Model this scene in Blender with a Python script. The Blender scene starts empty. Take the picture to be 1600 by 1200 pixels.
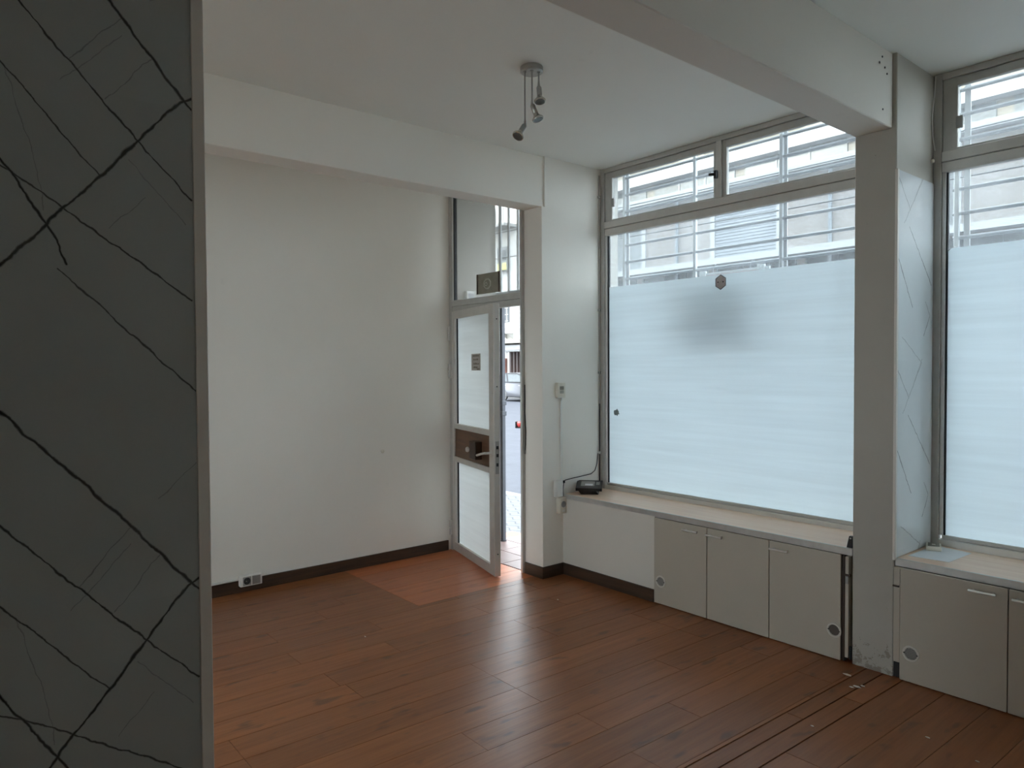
import bpy, bmesh, math, random
from mathutils import Vector, Matrix

random.seed(7)
SC = bpy.context.scene
COL = SC.collection

# ------------------------------------------------------------------ camera, world, sun, exposure
cam_d = bpy.data.cameras.new('camera')
cam_d.sensor_width = 36.0
cam_d.lens = 1114.9343 * 36.0 / 1600.0
cam_d.clip_start = 0.02
cam_d.clip_end = 400
cam = bpy.data.objects.new('camera', cam_d)
COL.objects.link(cam)
_y, _p, _r = (math.radians(a) for a in (50.1209, -1.3876, -0.2957))
_fw = Vector((-math.sin(_y) * math.cos(_p), math.cos(_y) * math.cos(_p), math.sin(_p)))
_rt = Vector((math.cos(_y), math.sin(_y), 0))
_up = _rt.cross(_fw)
_rt2 = _rt * math.cos(_r) + _up * math.sin(_r)
_up2 = -_rt * math.sin(_r) + _up * math.cos(_r)
_m = Matrix((_rt2, _up2, -_fw)).transposed().to_4x4()
cam.matrix_world = Matrix.Translation((0, 0, 1.6)) @ _m
SC.camera = cam

world = bpy.data.worlds.new('daylight_sky')
world.use_nodes = True
SC.world = world
_bg = world.node_tree.nodes['Background']
_bg.inputs['Color'].default_value = (0.80, 0.905, 1.0, 1)
_bg.inputs['Strength'].default_value = 8.0

sun_d = bpy.data.lights.new('sun', 'SUN')
sun_d.energy = 5.0
sun_d.color = (1.0, 0.93, 0.80)
sun_d.angle = math.radians(0.6)
sun = bpy.data.objects.new('sun', sun_d)
COL.objects.link(sun)
sun.rotation_euler = Vector((0.50, 0.75, -0.40)).to_track_quat('-Z', 'Y').to_euler()
sun.location = (0, -10, 30)

SC.view_settings.view_transform = 'Standard'
SC.view_settings.look = 'None'
SC.view_settings.exposure = 0.42
SC.view_settings.gamma = 1.0
SC.view_settings.use_curve_mapping = False
SC.cycles.max_bounces = 14
SC.cycles.diffuse_bounces = 8
SC.cycles.glossy_bounces = 5
SC.cycles.transparent_max_bounces = 20

# ------------------------------------------------------------------ materials
class NT:
    def __init__(self, name):
        self.m = bpy.data.materials.new(name)
        self.m.use_nodes = True
        self.t = self.m.node_tree
        self.n = self.t.nodes
        self.b = self.n['Principled BSDF']
        self.out = self.n['Material Output']
    def new(self, typ, **kw):
        nd = self.n.new(typ)
        for k, v in kw.items():
            setattr(nd, k, v)
        return nd
    def link(self, a, b):
        self.t.links.new(a, b)
    def math(self, op, a, b=None, c=None, clamp=False):
        nd = self.new('ShaderNodeMath', operation=op, use_clamp=clamp)
        for i, v in enumerate((a, b, c)):
            if v is None: continue
            if isinstance(v, (int, float)): nd.inputs[i].default_value = v
            else: self.link(v, nd.inputs[i])
        return nd.outputs[0]
    def vmath(self, op, a, b=None, scale=None):
        nd = self.new('ShaderNodeVectorMath', operation=op)
        for i, v in enumerate((a, b)):
            if v is None: continue
            if isinstance(v, (tuple, Vector)): nd.inputs[i].default_value = v
            else: self.link(v, nd.inputs[i])
        if scale is not None:
            if isinstance(scale, (int, float)): nd.inputs['Scale'].default_value = scale
            else: self.link(scale, nd.inputs['Scale'])
        return nd
    def mix(self, f, a, b):
        nd = self.new('ShaderNodeMix', data_type='RGBA')
        for s, v in ((nd.inputs[0], f), (nd.inputs[6], a), (nd.inputs[7], b)):
            if isinstance(v, (int, float)): s.default_value = v
            elif isinstance(v, tuple): s.default_value = (*v, 1) if len(v) == 3 else v
            else: self.link(v, s)
        return nd.outputs[2]
    def pos(self):
        return self.new('ShaderNodeNewGeometry').outputs['Position']
    def noise(self, vec, scale, detail=3, rough=.55):
        nd = self.new('ShaderNodeTexNoise')
        nd.inputs['Scale'].default_value = scale
        nd.inputs['Detail'].default_value = detail
        nd.inputs['Roughness'].default_value = rough
        self.link(vec, nd.inputs['Vector'])
        return nd.outputs['Fac']
    def ramp(self, f, lo, hi, a=0.0, b=1.0):
        nd = self.new('ShaderNodeMapRange', clamp=True)
        self.link(f, nd.inputs[0])
        for i, v in enumerate((lo, hi, a, b)): nd.inputs[i + 1].default_value = v
        return nd.outputs[0]
    def bump(self, h, strength, dist=0.01):
        nd = self.new('ShaderNodeBump')
        nd.inputs['Strength'].default_value = strength
        nd.inputs['Distance'].default_value = dist
        self.link(h, nd.inputs['Height'])
        self.link(nd.outputs[0], self.b.inputs['Normal'])

def plain(name, col, rough=.5, metal=0.0, var=.06, scale=9.0, bump=0.0, bscale=60.0, spec=.5):
    t = NT(name)
    t.b.inputs['Roughness'].default_value = rough
    t.b.inputs['Metallic'].default_value = metal
    t.b.inputs['Specular IOR Level'].default_value = spec
    p = t.pos()
    f = t.ramp(t.noise(p, scale, 4), .3, .7)
    a = tuple(max(0, c * (1 - var)) for c in col)
    b = tuple(min(1, c * (1 + var)) for c in col)
    t.link(t.mix(f, a, b), t.b.inputs['Base Color'])
    if bump:
        t.bump(t.noise(p, bscale, 3), bump, .004)
    return t.m

M = {}
def wall_paint(name, col, dirt=.10):
    t = NT(name)
    p = t.pos()
    t.b.inputs['Roughness'].default_value = .62
    t.b.inputs['Specular IOR Level'].default_value = .3
    big = t.ramp(t.noise(p, .9, 4), .3, .7)
    a = tuple(c * (1 - dirt) for c in col)
    c1 = t.mix(big, a, col)
    spots = t.ramp(t.noise(p, 7.0, 5, .7), .66, .80, 0, .35)
    c2 = t.mix(spots, c1, tuple(c * .8 for c in col))
    t.link(c2, t.b.inputs['Base Color'])
    h = t.math('ADD', t.noise(p, 5, 3), t.math('MULTIPLY', t.noise(p, 90, 3), .25))
    t.bump(h, .22, .006)
    return t.m
M['wall'] = wall_paint('wall_paint', (.90, .86, .785), .05)
M['ceil'] = wall_paint('ceiling_paint', (.875, .875, .815), .03)
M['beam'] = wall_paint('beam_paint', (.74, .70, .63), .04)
M['ext_wall'] = wall_paint('outside_plaster', (.46, .43, .385), .08)

def column_paint():
    t = NT('worn_column_paint')
    p = t.pos()
    t.b.inputs['Roughness'].default_value = .6
    sep = t.new('ShaderNodeSeparateXYZ'); t.link(p, sep.inputs[0])
    low = t.ramp(sep.outputs[2], .02, .22, 1, 0)
    n = t.noise(p, 26, 5, .7)
    chips = t.ramp(t.math('ADD', n, t.math('MULTIPLY', low, .24)), .70, .74)
    base = t.mix(t.ramp(t.noise(p, 1.6, 4), .3, .7), (.42, .39, .335), (.485, .455, .395))
    t.link(t.mix(chips, base, (.30, .26, .21)), t.b.inputs['Base Color'])
    t.bump(t.math('ADD', t.noise(p, 6, 3), t.math('MULTIPLY', chips, -.8)), .3, .006)
    return t.m
M['column'] = column_paint()

def floor_wood(name, ca, cb, knot=1.0, rough=.285):
    t = NT(name)
    p = t.pos()
    oi = t.new('ShaderNodeObjectInfo')
    off = t.vmath('SCALE', (31.0, 17.0, 5.0), scale=oi.outputs['Random']).outputs[0]
    q = t.vmath('ADD', p, off).outputs[0]
    q1 = t.vmath('MULTIPLY', q, (26.0, 1.3, 1.0)).outputs[0]
    q2 = t.vmath('MULTIPLY', q, (70.0, 3.2, 1.0)).outputs[0]
    q3 = t.vmath('MULTIPLY', q, (15.0, 6.0, 1.0)).outputs[0]
    g1 = t.ramp(t.noise(q1, 1.0, 5, .6), .28, .72)
    g2 = t.ramp(t.noise(q2, 1.0, 3, .5), .3, .7)
    g = t.math('ADD', t.math('MULTIPLY', g1, .7), t.math('MULTIPLY', g2, .3))
    c = t.mix(g, ca, cb)
    # tone shift from board to board
    tone = t.ramp(oi.outputs['Random'], 0, 1, .86, 1.12)
    c = t.vmath('SCALE', c, scale=tone).outputs[0]
    # knots: dark drawn out spots
    kn = t.ramp(t.noise(q3, 1.0, 2, .4), .63, .74, 0, .60 * knot)
    c = t.mix(kn, c, (.070, .038, .024))
    # worn greyish traffic patches
    wear = t.ramp(t.noise(p, 1.1, 4, .6), .50, .72, 0, .22)
    c = t.mix(wear, c, (.19, .125, .085))
    t.link(c, t.b.inputs['Base Color'])
    r = t.math('ADD', rough, t.math('MULTIPLY', t.noise(p, 4.0, 5, .7), .10))
    t.link(r, t.b.inputs['Roughness'])
    t.b.inputs['Specular IOR Level'].default_value = .40
    t.bump(t.math('ADD', g2, t.math('MULTIPLY', t.noise(p, 2.2, 2), .6)), .10, .003)
    return t.m
M['floor'] = floor_wood('laminate_boards', (.200, .064, .018), (.350, .128, .044))
M['floor_new'] = floor_wood('red_laminate_boards', (.400, .115, .040), (.560, .190, .075), knot=.4)

def wood(name, ca, cb, sx, sy, sz, rough=.45):
    t = NT(name)
    p = t.pos()
    q = t.vmath('MULTIPLY', p, (sx, sy, sz)).outputs[0]
    f = t.ramp(t.noise(q, 1.0, 5, .6), .28, .72)
    t.link(t.mix(f, ca, cb), t.b.inputs['Base Color'])
    t.b.inputs['Roughness'].default_value = rough
    t.bump(f, .12, .003)
    return t.m
M['skirting'] = wood('dark_skirting_wood', (.026, .014, .008), (.078, .042, .023), 3, 3, 40, .55)
M['counter'] = wood('pale_worktop_laminate', (.82, .55, .39), (.94, .70, .52), 2.0, 30, 2, .36)
M['brown_panel'] = wood('brown_door_panel', (.105, .050, .024), (.175, .088, .042), 3, 3, 40, .4)
M['brown_block'] = wood('dark_brown_wood', (.030, .017, .010), (.060, .033, .018), 30, 30, 3, .45)
M['shutter_brown'] = wood('dark_brown_shutter', (.040, .020, .017), (.075, .038, .030), 12, 1, 1, .5)

M['alu'] = plain('anodised_aluminium', (.62, .595, .55), .40, .3, .04, 14)
M['alu_dark'] = plain('weathered_aluminium', (.50, .485, .45), .42, .25, .06, 14)
M['alu_light'] = plain('pale_aluminium', (.74, .73, .70), .36, .3, .06, 14)
M['edge'] = plain('worktop_metal_edge', (.60, .59, .56), .36, .55, .06, 20)
M['cab'] = plain('greige_cabinet_laminate', (.50, .45, .37), .42, 0, .025, 3)
M['cab_in'] = plain('cabinet_inside', (.10, .085, .07), .7)
M['steel'] = plain('brushed_steel', (.74, .72, .68), .33, .5, .05, 30)
M['nickel'] = plain('satin_nickel', (.42, .41, .385), .38, .85, .06, 40)
M['bulb'] = plain('bulb_reflector', (.55, .53, .47), .22, .75, .05, 40)
M['bulb_face'] = plain('bulb_glass_face', (.10, .098, .09), .10, 0, .1, 90)
M['vent_plastic'] = plain('aged_vent_plastic', (.68, .65, .58), .45, 0, .05)
M['white_plastic'] = plain('white_plastic', (.78, .765, .72), .45, 0, .03)
M['cream_plastic'] = plain('cream_plastic', (.74, .69, .58), .45, 0, .04)
M['grey_plastic'] = plain('grey_plastic', (.34, .33, .31), .5, 0, .05)
M['black_plastic'] = plain('black_plastic', (.016, .016, .016), .33, 0, .2, 20)
M['black'] = plain('black_rubber', (.012, .012, .012), .6, 0, .2)
M['paper'] = plain('white_paper', (.82, .83, .84), .6, 0, .02)
M['note'] = plain('grey_brown_note_paper', (.45, .425, .385), .7, 0, .06, 60)
M['ink'] = plain('faded_ink', (.20, .175, .14), .7, 0, .1)
M['plate'] = plain('khaki_plate', (.26, .24, .19), .55, 0, .12, 20)
M['plate_ring'] = plain('pale_khaki_print', (.42, .40, .33), .5, 0, .1, 40)
M['sticker'] = plain('grey_pink_sticker', (.46, .41, .41), .6, 0, .10, 80)
M['sticker_rim'] = plain('dark_sticker_rim', (.17, .20, .215), .6, 0, .1)
M['scrap'] = plain('grey_green_scrap', (.21, .25, .25), .7, 0, .2, 80)
M['iron_white'] = plain('white_painted_iron', (.40, .415, .425), .42, .1, .06, 15)
M['iron_grey'] = plain('grey_painted_iron', (.24, .26, .28), .42, .3, .08, 15)
M['gate_iron'] = plain('dark_painted_iron', (.060, .065, .075), .45, .2, .1, 15)
M['plaster_chip'] = plain('white_paint_flake', (.80, .78, .74), .7)
M['trim_white'] = plain('cream_edge_trim', (.78, .74, .68), .42, 0, .03)
M['facade'] = wall_paint('grey_facade', (.20, .183, .172), .14)
M['facade_top'] = wall_paint('cream_facade', (.22, .20, .165), .10)
M['facade_white'] = wall_paint('white_facade', (.70, .69, .66), .05)
M['ledge'] = plain('white_ledge', (.28, .285, .285), .6, 0, .04, 3)
M['dark_glass'] = plain('dark_window_glass', (.045, .054, .062), .5, 0, .10, .6)
M['grey_glass'] = plain('grey_curtained_glass', (.12, .13, .135), .25, 0, .2, .5)
M['slat'] = plain('grey_blue_shutter', (.14, .155, .17), .5, 0, .05, 2)
M['awning'] = plain('grey_awning', (.17, .165, .165), .7, 0, .08, 2)
M['cream'] = plain('cream_canopy', (.45, .42, .35), .6, 0, .04, 2)
M['pink'] = plain('pink_tile', (.30, .135, .11), .4, 0, .1, 6)
M['asphalt'] = plain('grey_asphalt', (.064, .067, .081), .8, 0, .12, 2.5, .3, 120)
M['kerb'] = plain('granite_kerb', (.22, .215, .21), .75, 0, .1, 12)
M['tile'] = plain('terracotta_tile', (.19, .125, .11), .42, 0, .10, 7)
M['grout'] = plain('tile_grout', (.16, .13, .12), .8, 0, .1)
M['car_paint'] = plain('silver_grey_car_paint', (.16, .16, .17), .28, .55, .03, 2)
M['car_glass'] = plain('car_window_glass', (.30, .33, .34), .06, 0, .05)
M['tyre'] = plain('tyre_rubber', (.018, .018, .019), .75, 0, .2)
M['red'] = plain('red_plastic', (.62, .07, .06), .45, 0, .1, 20)
M['ac_white'] = plain('white_air_conditioner', (.80, .80, .77), .4, 0, .03)
M['sign_white'] = plain('white_sign_board', (.74, .75, .76), .5, 0, .04)
M['sign_red'] = plain('faded_red_print', (.62, .30, .29), .5, 0, .08)
M['yellow'] = plain('yellow_print', (.80, .74, .25), .5, 0, .05)
M['roofing'] = plain('grey_roof', (.35, .34, .33), .8)

def pavement():
    t = NT('wavy_pavement')
    p = t.pos()
    sep = t.new('ShaderNodeSeparateXYZ'); t.link(p, sep.inputs[0])
    w = t.math('MULTIPLY', t.math('SINE', t.math('MULTIPLY', sep.outputs[0], 34.0)), .028)
    yy = t.math('ADD', sep.outputs[1], w)
    fr = t.math('FRACT', t.math('MULTIPLY', yy, 8.5))
    line = t.ramp(t.math('ABSOLUTE', t.math('SUBTRACT', fr, .5)), .38, .46)
    n = t.ramp(t.noise(p, 9, 4), .3, .7)
    base = t.mix(n, (.125, .127, .135), (.16, .162, .168))
    t.link(t.mix(line, base, (.07, .07, .076)), t.b.inputs['Base Color'])
    t.b.inputs['Roughness'].default_value = .75
    t.bump(line, -.5, .006)
    return t.m
M['pavement'] = pavement()

def clear_glass(name, dirt=.10, tint=(.93, .96, .96)):
    t = NT(name)
    p = t.pos()
    t.n.remove(t.b)
    tr = t.new('ShaderNodeBsdfTransparent'); tr.inputs[0].default_value = (*tint, 1)
    gl = t.new('ShaderNodeBsdfGlossy'); gl.inputs['Roughness'].default_value = .02
    fr = t.new('ShaderNodeFresnel'); fr.inputs['IOR'].default_value = 1.45
    mx = t.new('ShaderNodeMixShader')
    t.link(t.math('MULTIPLY', fr.outputs[0], .6), mx.inputs[0])
    t.link(tr.outputs[0], mx.inputs[1]); t.link(gl.outputs[0], mx.inputs[2])
    tl = t.new('ShaderNodeBsdfTranslucent'); tl.inputs[0].default_value = (.85, .88, .9, 1)
    q = t.vmath('MULTIPLY', p, (1.0, 1.0, .45)).outputs[0]
    d = t.ramp(t.noise(q, 3.2, 6, .72), .34, .78, dirt * .35, dirt)
    m2 = t.new('ShaderNodeMixShader')
    t.link(d, m2.inputs[0]); t.link(mx.outputs[0], m2.inputs[1]); t.link(tl.outputs[0], m2.inputs[2])
    t.link(m2.outputs[0], t.out.inputs[0])
    return t.m
M['glass'] = clear_glass('dusty_clear_glass', .16)
M['glass_clean'] = clear_glass('transom_glass', .05, (.97, .985, .98))

def frosted(name, col, trans):
    t = NT(name)
    p = t.pos()
    t.n.remove(t.b)
    q = t.vmath('MULTIPLY', p, (.7, 1.0, 17.0)).outputs[0]
    f = t.ramp(t.noise(q, 1.6, 4, .55), .3, .7)
    c = t.mix(f, tuple(k * .93 for k in col), col)  # level streaks painted into the tint as blurred shade of the bars
    tl = t.new('ShaderNodeBsdfTranslucent'); t.link(c, tl.inputs[0])
    df = t.new('ShaderNodeBsdfDiffuse'); t.link(c, df.inputs[0])
    gl = t.new('ShaderNodeBsdfGlossy'); gl.inputs['Roughness'].default_value = .25
    mx = t.new('ShaderNodeMixShader'); mx.inputs[0].default_value = trans
    t.link(df.outputs[0], mx.inputs[1]); t.link(tl.outputs[0], mx.inputs[2])
    m2 = t.new('ShaderNodeMixShader'); m2.inputs[0].default_value = .03
    t.link(mx.outputs[0], m2.inputs[1]); t.link(gl.outputs[0], m2.inputs[2])
    t.link(m2.outputs[0], t.out.inputs[0])
    return t.m
M['film'] = frosted('frosted_window_film', (.86, .95, .99), .40)
M['film_door'] = frosted('frosted_door_film', (.90, .94, .94), .40)

def marble(name, lines, period, z0, y0=None, yper=1.0, base=(.42, .455, .445), vein=(.020, .023, .020)):
    """veins printed on the panel: lines = [(width, strength, (y,z), (y,z), ...)]"""
    t = NT(name)
    p = t.pos()
    sep = t.new('ShaderNodeSeparateXYZ'); t.link(p, sep.inputs[0])
    zz = t.math('ADD', t.math('MULTIPLY', t.math('FRACT', t.math('DIVIDE', t.math('SUBTRACT', sep.outputs[2], z0), period)), period), z0)
    cb = t.new('ShaderNodeCombineXYZ'); t.link(zz, cb.inputs[1])
    yy = sep.outputs[1]
    if y0 is not None:
        yy = t.math('ADD', t.math('MULTIPLY', t.math('FRACT', t.math('DIVIDE', t.math('SUBTRACT', yy, y0), yper)), yper), y0)
    t.link(yy, cb.inputs[0])
    nz = t.new('ShaderNodeTexNoise'); nz.inputs['Scale'].default_value = 22; nz.inputs['Detail'].default_value = 4
    t.link(cb.outputs[0], nz.inputs['Vector'])
    wob = t.vmath('SCALE', t.vmath('SUBTRACT', nz.outputs['Color'], (.5, .5, .5)).outputs[0], scale=.016).outputs[0]
    q = t.vmath('MULTIPLY', t.vmath('ADD', cb.outputs[0], wob).outputs[0], (1, 1, 0)).outputs[0]
    wn = t.ramp(t.noise(cb.outputs[0], 30, 3), .3, .7, .55, 1.35)
    total = None
    for ln in lines:
        w, s, pts = ln[0], ln[1], ln[2:]
        for a, b in zip(pts[:-1], pts[1:]):
            for sh in (0, -period, period):
                za, zb = a[1] + sh, b[1] + sh
                if max(za, zb) < z0 or min(za, zb) > z0 + period: continue
                A = Vector((a[0], za, 0)); D = Vector((b[0] - a[0], zb - za, 0))
                pa = t.vmath('SUBTRACT', q, A).outputs[0]
                h = t.math('DIVIDE', t.vmath('DOT_PRODUCT', pa, D).outputs['Value'], D.length_squared, clamp=True)
                dv = t.vmath('SUBTRACT', pa, t.vmath('SCALE', D, scale=h).outputs[0]).outputs[0]
                d = t.vmath('LENGTH', dv).outputs['Value']
                v = t.ramp(t.math('DIVIDE', d, wn), w * .35, w, s, 0)
                total = v if total is None else t.math('MAXIMUM', total, v)
    cl = t.ramp(t.noise(cb.outputs[0], 3, 4), .3, .7)
    bc = t.mix(cl, tuple(k * .93 for k in base), base)
    t.link(t.mix(total, bc, vein), t.b.inputs['Base Color'])
    t.b.inputs['Roughness'].default_value = .16
    t.b.inputs['Specular IOR Level'].default_value = .5
    return t.m
M['marble'] = marble('marble_print_panel', [
    (.0042, .95, (-.10, 1.75), (.113, 1.523), (.291, 1.323), (.443, 1.142)),
    (.0026, .9, (-.12, 2.565), (.153, 2.257), (.343, 2.043), (.441, 1.944)),
    (.0020, .85, (-.05, 2.34), (.127, 2.14), (.276, 1.966)),
    (.0042, .95, (-.05, 1.58), (.118, 1.783), (.278, 1.967), (.424, 2.141), (.47, 2.16)),
    (.0032, .95, (.08, 2.05), (.121, 1.974), (.188, 1.868), (.22, 1.795)),
    (.0022, .85, (-.10, 2.10), (.121, 1.96), (.278, 1.854), (.438, 1.739)),
    (.0024, .8, (.205, 1.785), (.444, 1.552)),
    (.0014, .45, (.226, 2.173), (.318, 2.273)), (.0014, .35, (.215, 2.132), (.317, 2.243)),
    (.0014, .40, (.288, 2.114), (.37, 2.212)), (.0013, .35, (.289, 1.871), (.352, 1.935)),
    (.0013, .35, (.325, 2.005), (.428, 1.894)), (.0013, .35, (.129, 2.138), (.169, 1.994), (.186, 1.888)),
    (.0013, .35, (.371, 1.338), (.44, 1.406)),
], .985, 1.14, y0=-.134, yper=.60)
M['marble_col'] = marble('marble_print_column_panel', [
    (.0040, .6, (3.83, 2.55), (3.976, 2.401)), (.0040, .5, (4.13, 2.58), (3.90, 2.325)),
    (.0045, .7, (3.966, 2.313), (4.257, 2.034)), (.0045, .75, (3.835, 2.138), (4.01, 1.9)),
    (.0045, .7, (4.24, 1.86), (4.161, 1.757)), (.0036, .5, (4.182, 1.938), (4.24, 1.865)),
    (.0036, .45, (3.885, 1.741), (4.139, 1.607)), (.0036, .45, (4.139, 1.627), (4.031, 1.499)),
], .976, 1.62, base=(.80, .83, .84), vein=(.15, .16, .16))

# ------------------------------------------------------------------ mesh helpers
class MB:
    def __init__(self): self.bm = bmesh.new()
    def _merge(self, b2):
        me = bpy.data.meshes.new('tmp'); b2.to_mesh(me); b2.free()
        self.bm.from_mesh(me); bpy.data.meshes.remove(me)
    def obox(self, c, ax, hs, bev=0.0, seg=1):
        ax = [Vector(a) for a in ax]; c = Vector(c)
        b2 = bmesh.new(); vs = []
        for sx in (-1, 1):
            for sy in (-1, 1):
                for sz in (-1, 1):
                    vs.append(b2.verts.new(c + ax[0] * sx * hs[0] + ax[1] * sy * hs[1] + ax[2] * sz * hs[2]))
        for f in ((0, 1, 3, 2), (4, 6, 7, 5), (0, 4, 5, 1), (2, 3, 7, 6), (0, 2, 6, 4), (1, 5, 7, 3)):
            b2.faces.new([vs[i] for i in f])
        if bev > 0:
            bmesh.ops.bevel(b2, geom=b2.edges[:], offset=bev, segments=seg, affect='EDGES', profile=.5)
        self._merge(b2); return self
    def box(self, x0, x1, y0, y1, z0, z1, bev=0.0, seg=1):
        return self.obox(((x0 + x1) / 2, (y0 + y1) / 2, (z0 + z1) / 2), ((1, 0, 0), (0, 1, 0), (0, 0, 1)),
                         (abs(x1 - x0) / 2, abs(y1 - y0) / 2, abs(z1 - z0) / 2), bev, seg)
    def lathe(self, o, axis, prof, n=20):
        """prof = [(radius, distance along axis)]; ends with radius 0 are capped to a point"""
        o = Vector(o); a = Vector(axis).normalized()
        u = a.orthogonal().normalized(); v = a.cross(u)
        rings = []
        for r, h in prof:
            if r < 1e-6: rings.append([self.bm.verts.new(o + a * h)])
            else: rings.append([self.bm.verts.new(o + a * h + (u * math.cos(2 * math.pi * k / n) + v * math.sin(2 * math.pi * k / n)) * r) for k in range(n)])
        for r0, r1 in zip(rings[:-1], rings[1:]):
            if len(r0) == 1 and len(r1) == 1: continue
            for k in range(n):
                k2 = (k + 1) % n
                if len(r0) == 1: self.bm.faces.new((r0[0], r1[k2], r1[k]))
                elif len(r1) == 1: self.bm.faces.new((r0[k], r0[k2], r1[0]))
                else: self.bm.faces.new((r0[k], r0[k2], r1[k2], r1[k]))
        return self
    def cyl(self, p0, p1, r, n=12, r1=None):
        p0 = Vector(p0); p1 = Vector(p1); L = (p1 - p0).length
        return self.lathe(p0, p1 - p0, [(0, 0), (r, 0), (r if r1 is None else r1, L), (0, L)], n)
    def tube(self, pts, r, n=7):
        pts = [Vector(p) for p in pts]; rings = []
        for i, p in enumerate(pts):
            d = (pts[min(i + 1, len(pts) - 1)] - pts[max(i - 1, 0)]).normalized()
            u = d.cross(Vector((.31, .17, .93))).normalized(); v = d.cross(u)
            rings.append([self.bm.verts.new(p + (u * math.cos(2 * math.pi * k / n) + v * math.sin(2 * math.pi * k / n)) * r) for k in range(n)])
        for a, b in zip(rings[:-1], rings[1:]):
            for k in range(n): self.bm.faces.new((a[k], a[(k + 1) % n], b[(k + 1) % n], b[k]))
        self.bm.faces.new(rings[0][::-1]); self.bm.faces.new(rings[-1])
        return self
    def prism(self, pts, off):
        off = Vector(off)
        a = [self.bm.verts.new(Vector(p)) for p in pts]; b = [self.bm.verts.new(Vector(p) + off) for p in pts]
        n = len(pts)
        self.bm.faces.new(a); self.bm.faces.new(b[::-1])
        for k in range(n): self.bm.faces.new((a[k], b[k], b[(k + 1) % n], a[(k + 1) % n]))
        return self
    def face(self, pts):
        self.bm.faces.new([self.bm.verts.new(Vector(p)) for p in pts]); return self
    def build(self, name, mat, parent=None, smooth=False, normals=True):
        bm = self.bm
        if normals: bmesh.ops.recalc_face_normals(bm, faces=bm.faces[:])
        xs = [v.co for v in bm.verts]
        c = Vector(((min(v.x for v in xs) + max(v.x for v in xs)) / 2, (min(v.y for v in xs) + max(v.y for v in xs)) / 2, min(v.z for v in xs)))
        bmesh.ops.translate(bm, verts=bm.verts[:], vec=-c)
        me = bpy.data.meshes.new(name); bm.to_mesh(me); bm.free()
        me.materials.append(M[mat] if isinstance(mat, str) else mat)
        if smooth:
            me.shade_smooth(); me.set_sharp_from_angle(angle=math.radians(38))
        o = bpy.data.objects.new(name, me); COL.objects.link(o)
        o['_w'] = tuple(c)
        if parent is not None:
            o.parent = parent; o.location = c - Vector(parent['_w'])
        else: o.location = c
        return o

def tag(o, label, cat=None, group=None, kind=None):
    o['label'] = label
    if cat: o['category'] = cat
    if group: o['group'] = group
    if kind: o['kind'] = kind
    return o
def thing(name, loc, label, cat, group=None, kind=None):
    e = bpy.data.objects.new(name, None); COL.objects.link(e)
    e.empty_display_size = .05
    e.location = loc; e['_w'] = tuple(loc)
    return tag(e, label, cat, group, kind)
def copy_tree(o, parent=None, delta=None):
    c = o.copy(); COL.objects.link(c); c.parent = parent
    if parent is None and delta is not None:
        c.location = Vector(o.location) + Vector(delta); c['_w'] = tuple(c.location)
    for ch in list(o.children): copy_tree(ch, c)
    return c
def B(x0, x1, y0, y1, z0, z1, bev=0.0, seg=1): return MB().box(x0, x1, y0, y1, z0, z1, bev, seg)
def struct(o, label, cat): return tag(o, label, cat, kind='structure')

# ------------------------------------------------------------------ key planes of the place (metres; camera stands at x 0, y 0)
XW, XB, XS = -5.134, -4.160, -3.960          # entrance wall, back and front of the stub wall
YD, YS, YC, YF, YW, YO = 3.578, 3.605, 3.815, 3.823, 4.240, 4.450
XCL, XCR, XBR = -1.741, -1.533, -1.555        # column and beam
ZC, ZB, ZT = 3.170, 2.796, .616
XR, YB = .55, -1.9                           # unseen right and back walls, placed to shape the light

# ------------------------------------------------------------------ room shell
floor = struct(B(XW - .2, XR + .2, YB - .2, YO, -.16, -.0065).build('floor', 'floor'), 'reddish brown laminate floor of long boards', 'floor')
struct(B(XW - .2, XR + .2, YB - .2, YO, ZC, ZC + .2).build('ceiling', 'ceil'), 'plain white painted ceiling', 'ceiling')
wl = struct(B(XW - .2, XW, YB, YD + .05, 0, ZC).build('wall_left', 'wall'), 'long white plaster wall running up to the glazed door', 'wall')
MB().lathe((XW, 2.911, .916), (1, 0, 0), [(0, .006), (.010, .005), (.016, .002), (.017, -.001)], 10).build('plaster_dab', 'cream_plastic', wl, True)
wb_ = MB().box(XW - .2, -3.15, YB - .2, YB, 0, ZC).box(-1.90, XR + .2, YB - .2, YB, 0, ZC).box(-3.15, -1.90, YB - .2, YB, 0, .75).box(-3.15, -1.90, YB - .2, YB, 2.75, ZC)
struct(wb_.build('wall_back', 'wall'), 'white plaster wall at the back of the shop with an opening for the added window', 'wall')
struct(B(XR, XR + .2, YB, YO, 0, ZC).build('wall_right', 'wall'), 'white plaster wall on the far side of the second window', 'wall')
sb = MB().box(XB, XS, YS, 4.305, 0, ZB).box(XB, XS, 3.638, 4.305, ZB, ZC)
struct(B(XW - .2, XW, YD + .0505, 4.10, 0, ZC).build('wall_recess', 'ext_wall'), 'outside wall of the entrance recess beyond the door', 'wall')
struct(B(XB, XS, 4.3055, YO, 0, ZC).build('wall_reveal', 'ext_wall'), 'outer reveal beside the first window', 'wall')
struct(sb.build('wall_stub', 'wall'), 'short white wall between the door and the first window', 'wall')
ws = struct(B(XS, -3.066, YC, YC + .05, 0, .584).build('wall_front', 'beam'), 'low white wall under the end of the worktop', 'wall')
struct(MB().box(XS, XCL, YW + .04, YO, 0, .585).box(XCR, XR, YW + .06, YO, 0, .58).build('wall_parapet', 'ext_wall'), 'plaster parapet below the shop windows', 'wall')
colm = struct(B(XCL, XCR, YC, YO, 0, ZC, .004).build('column', 'column'), 'worn white column between the two windows', 'column')
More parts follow.
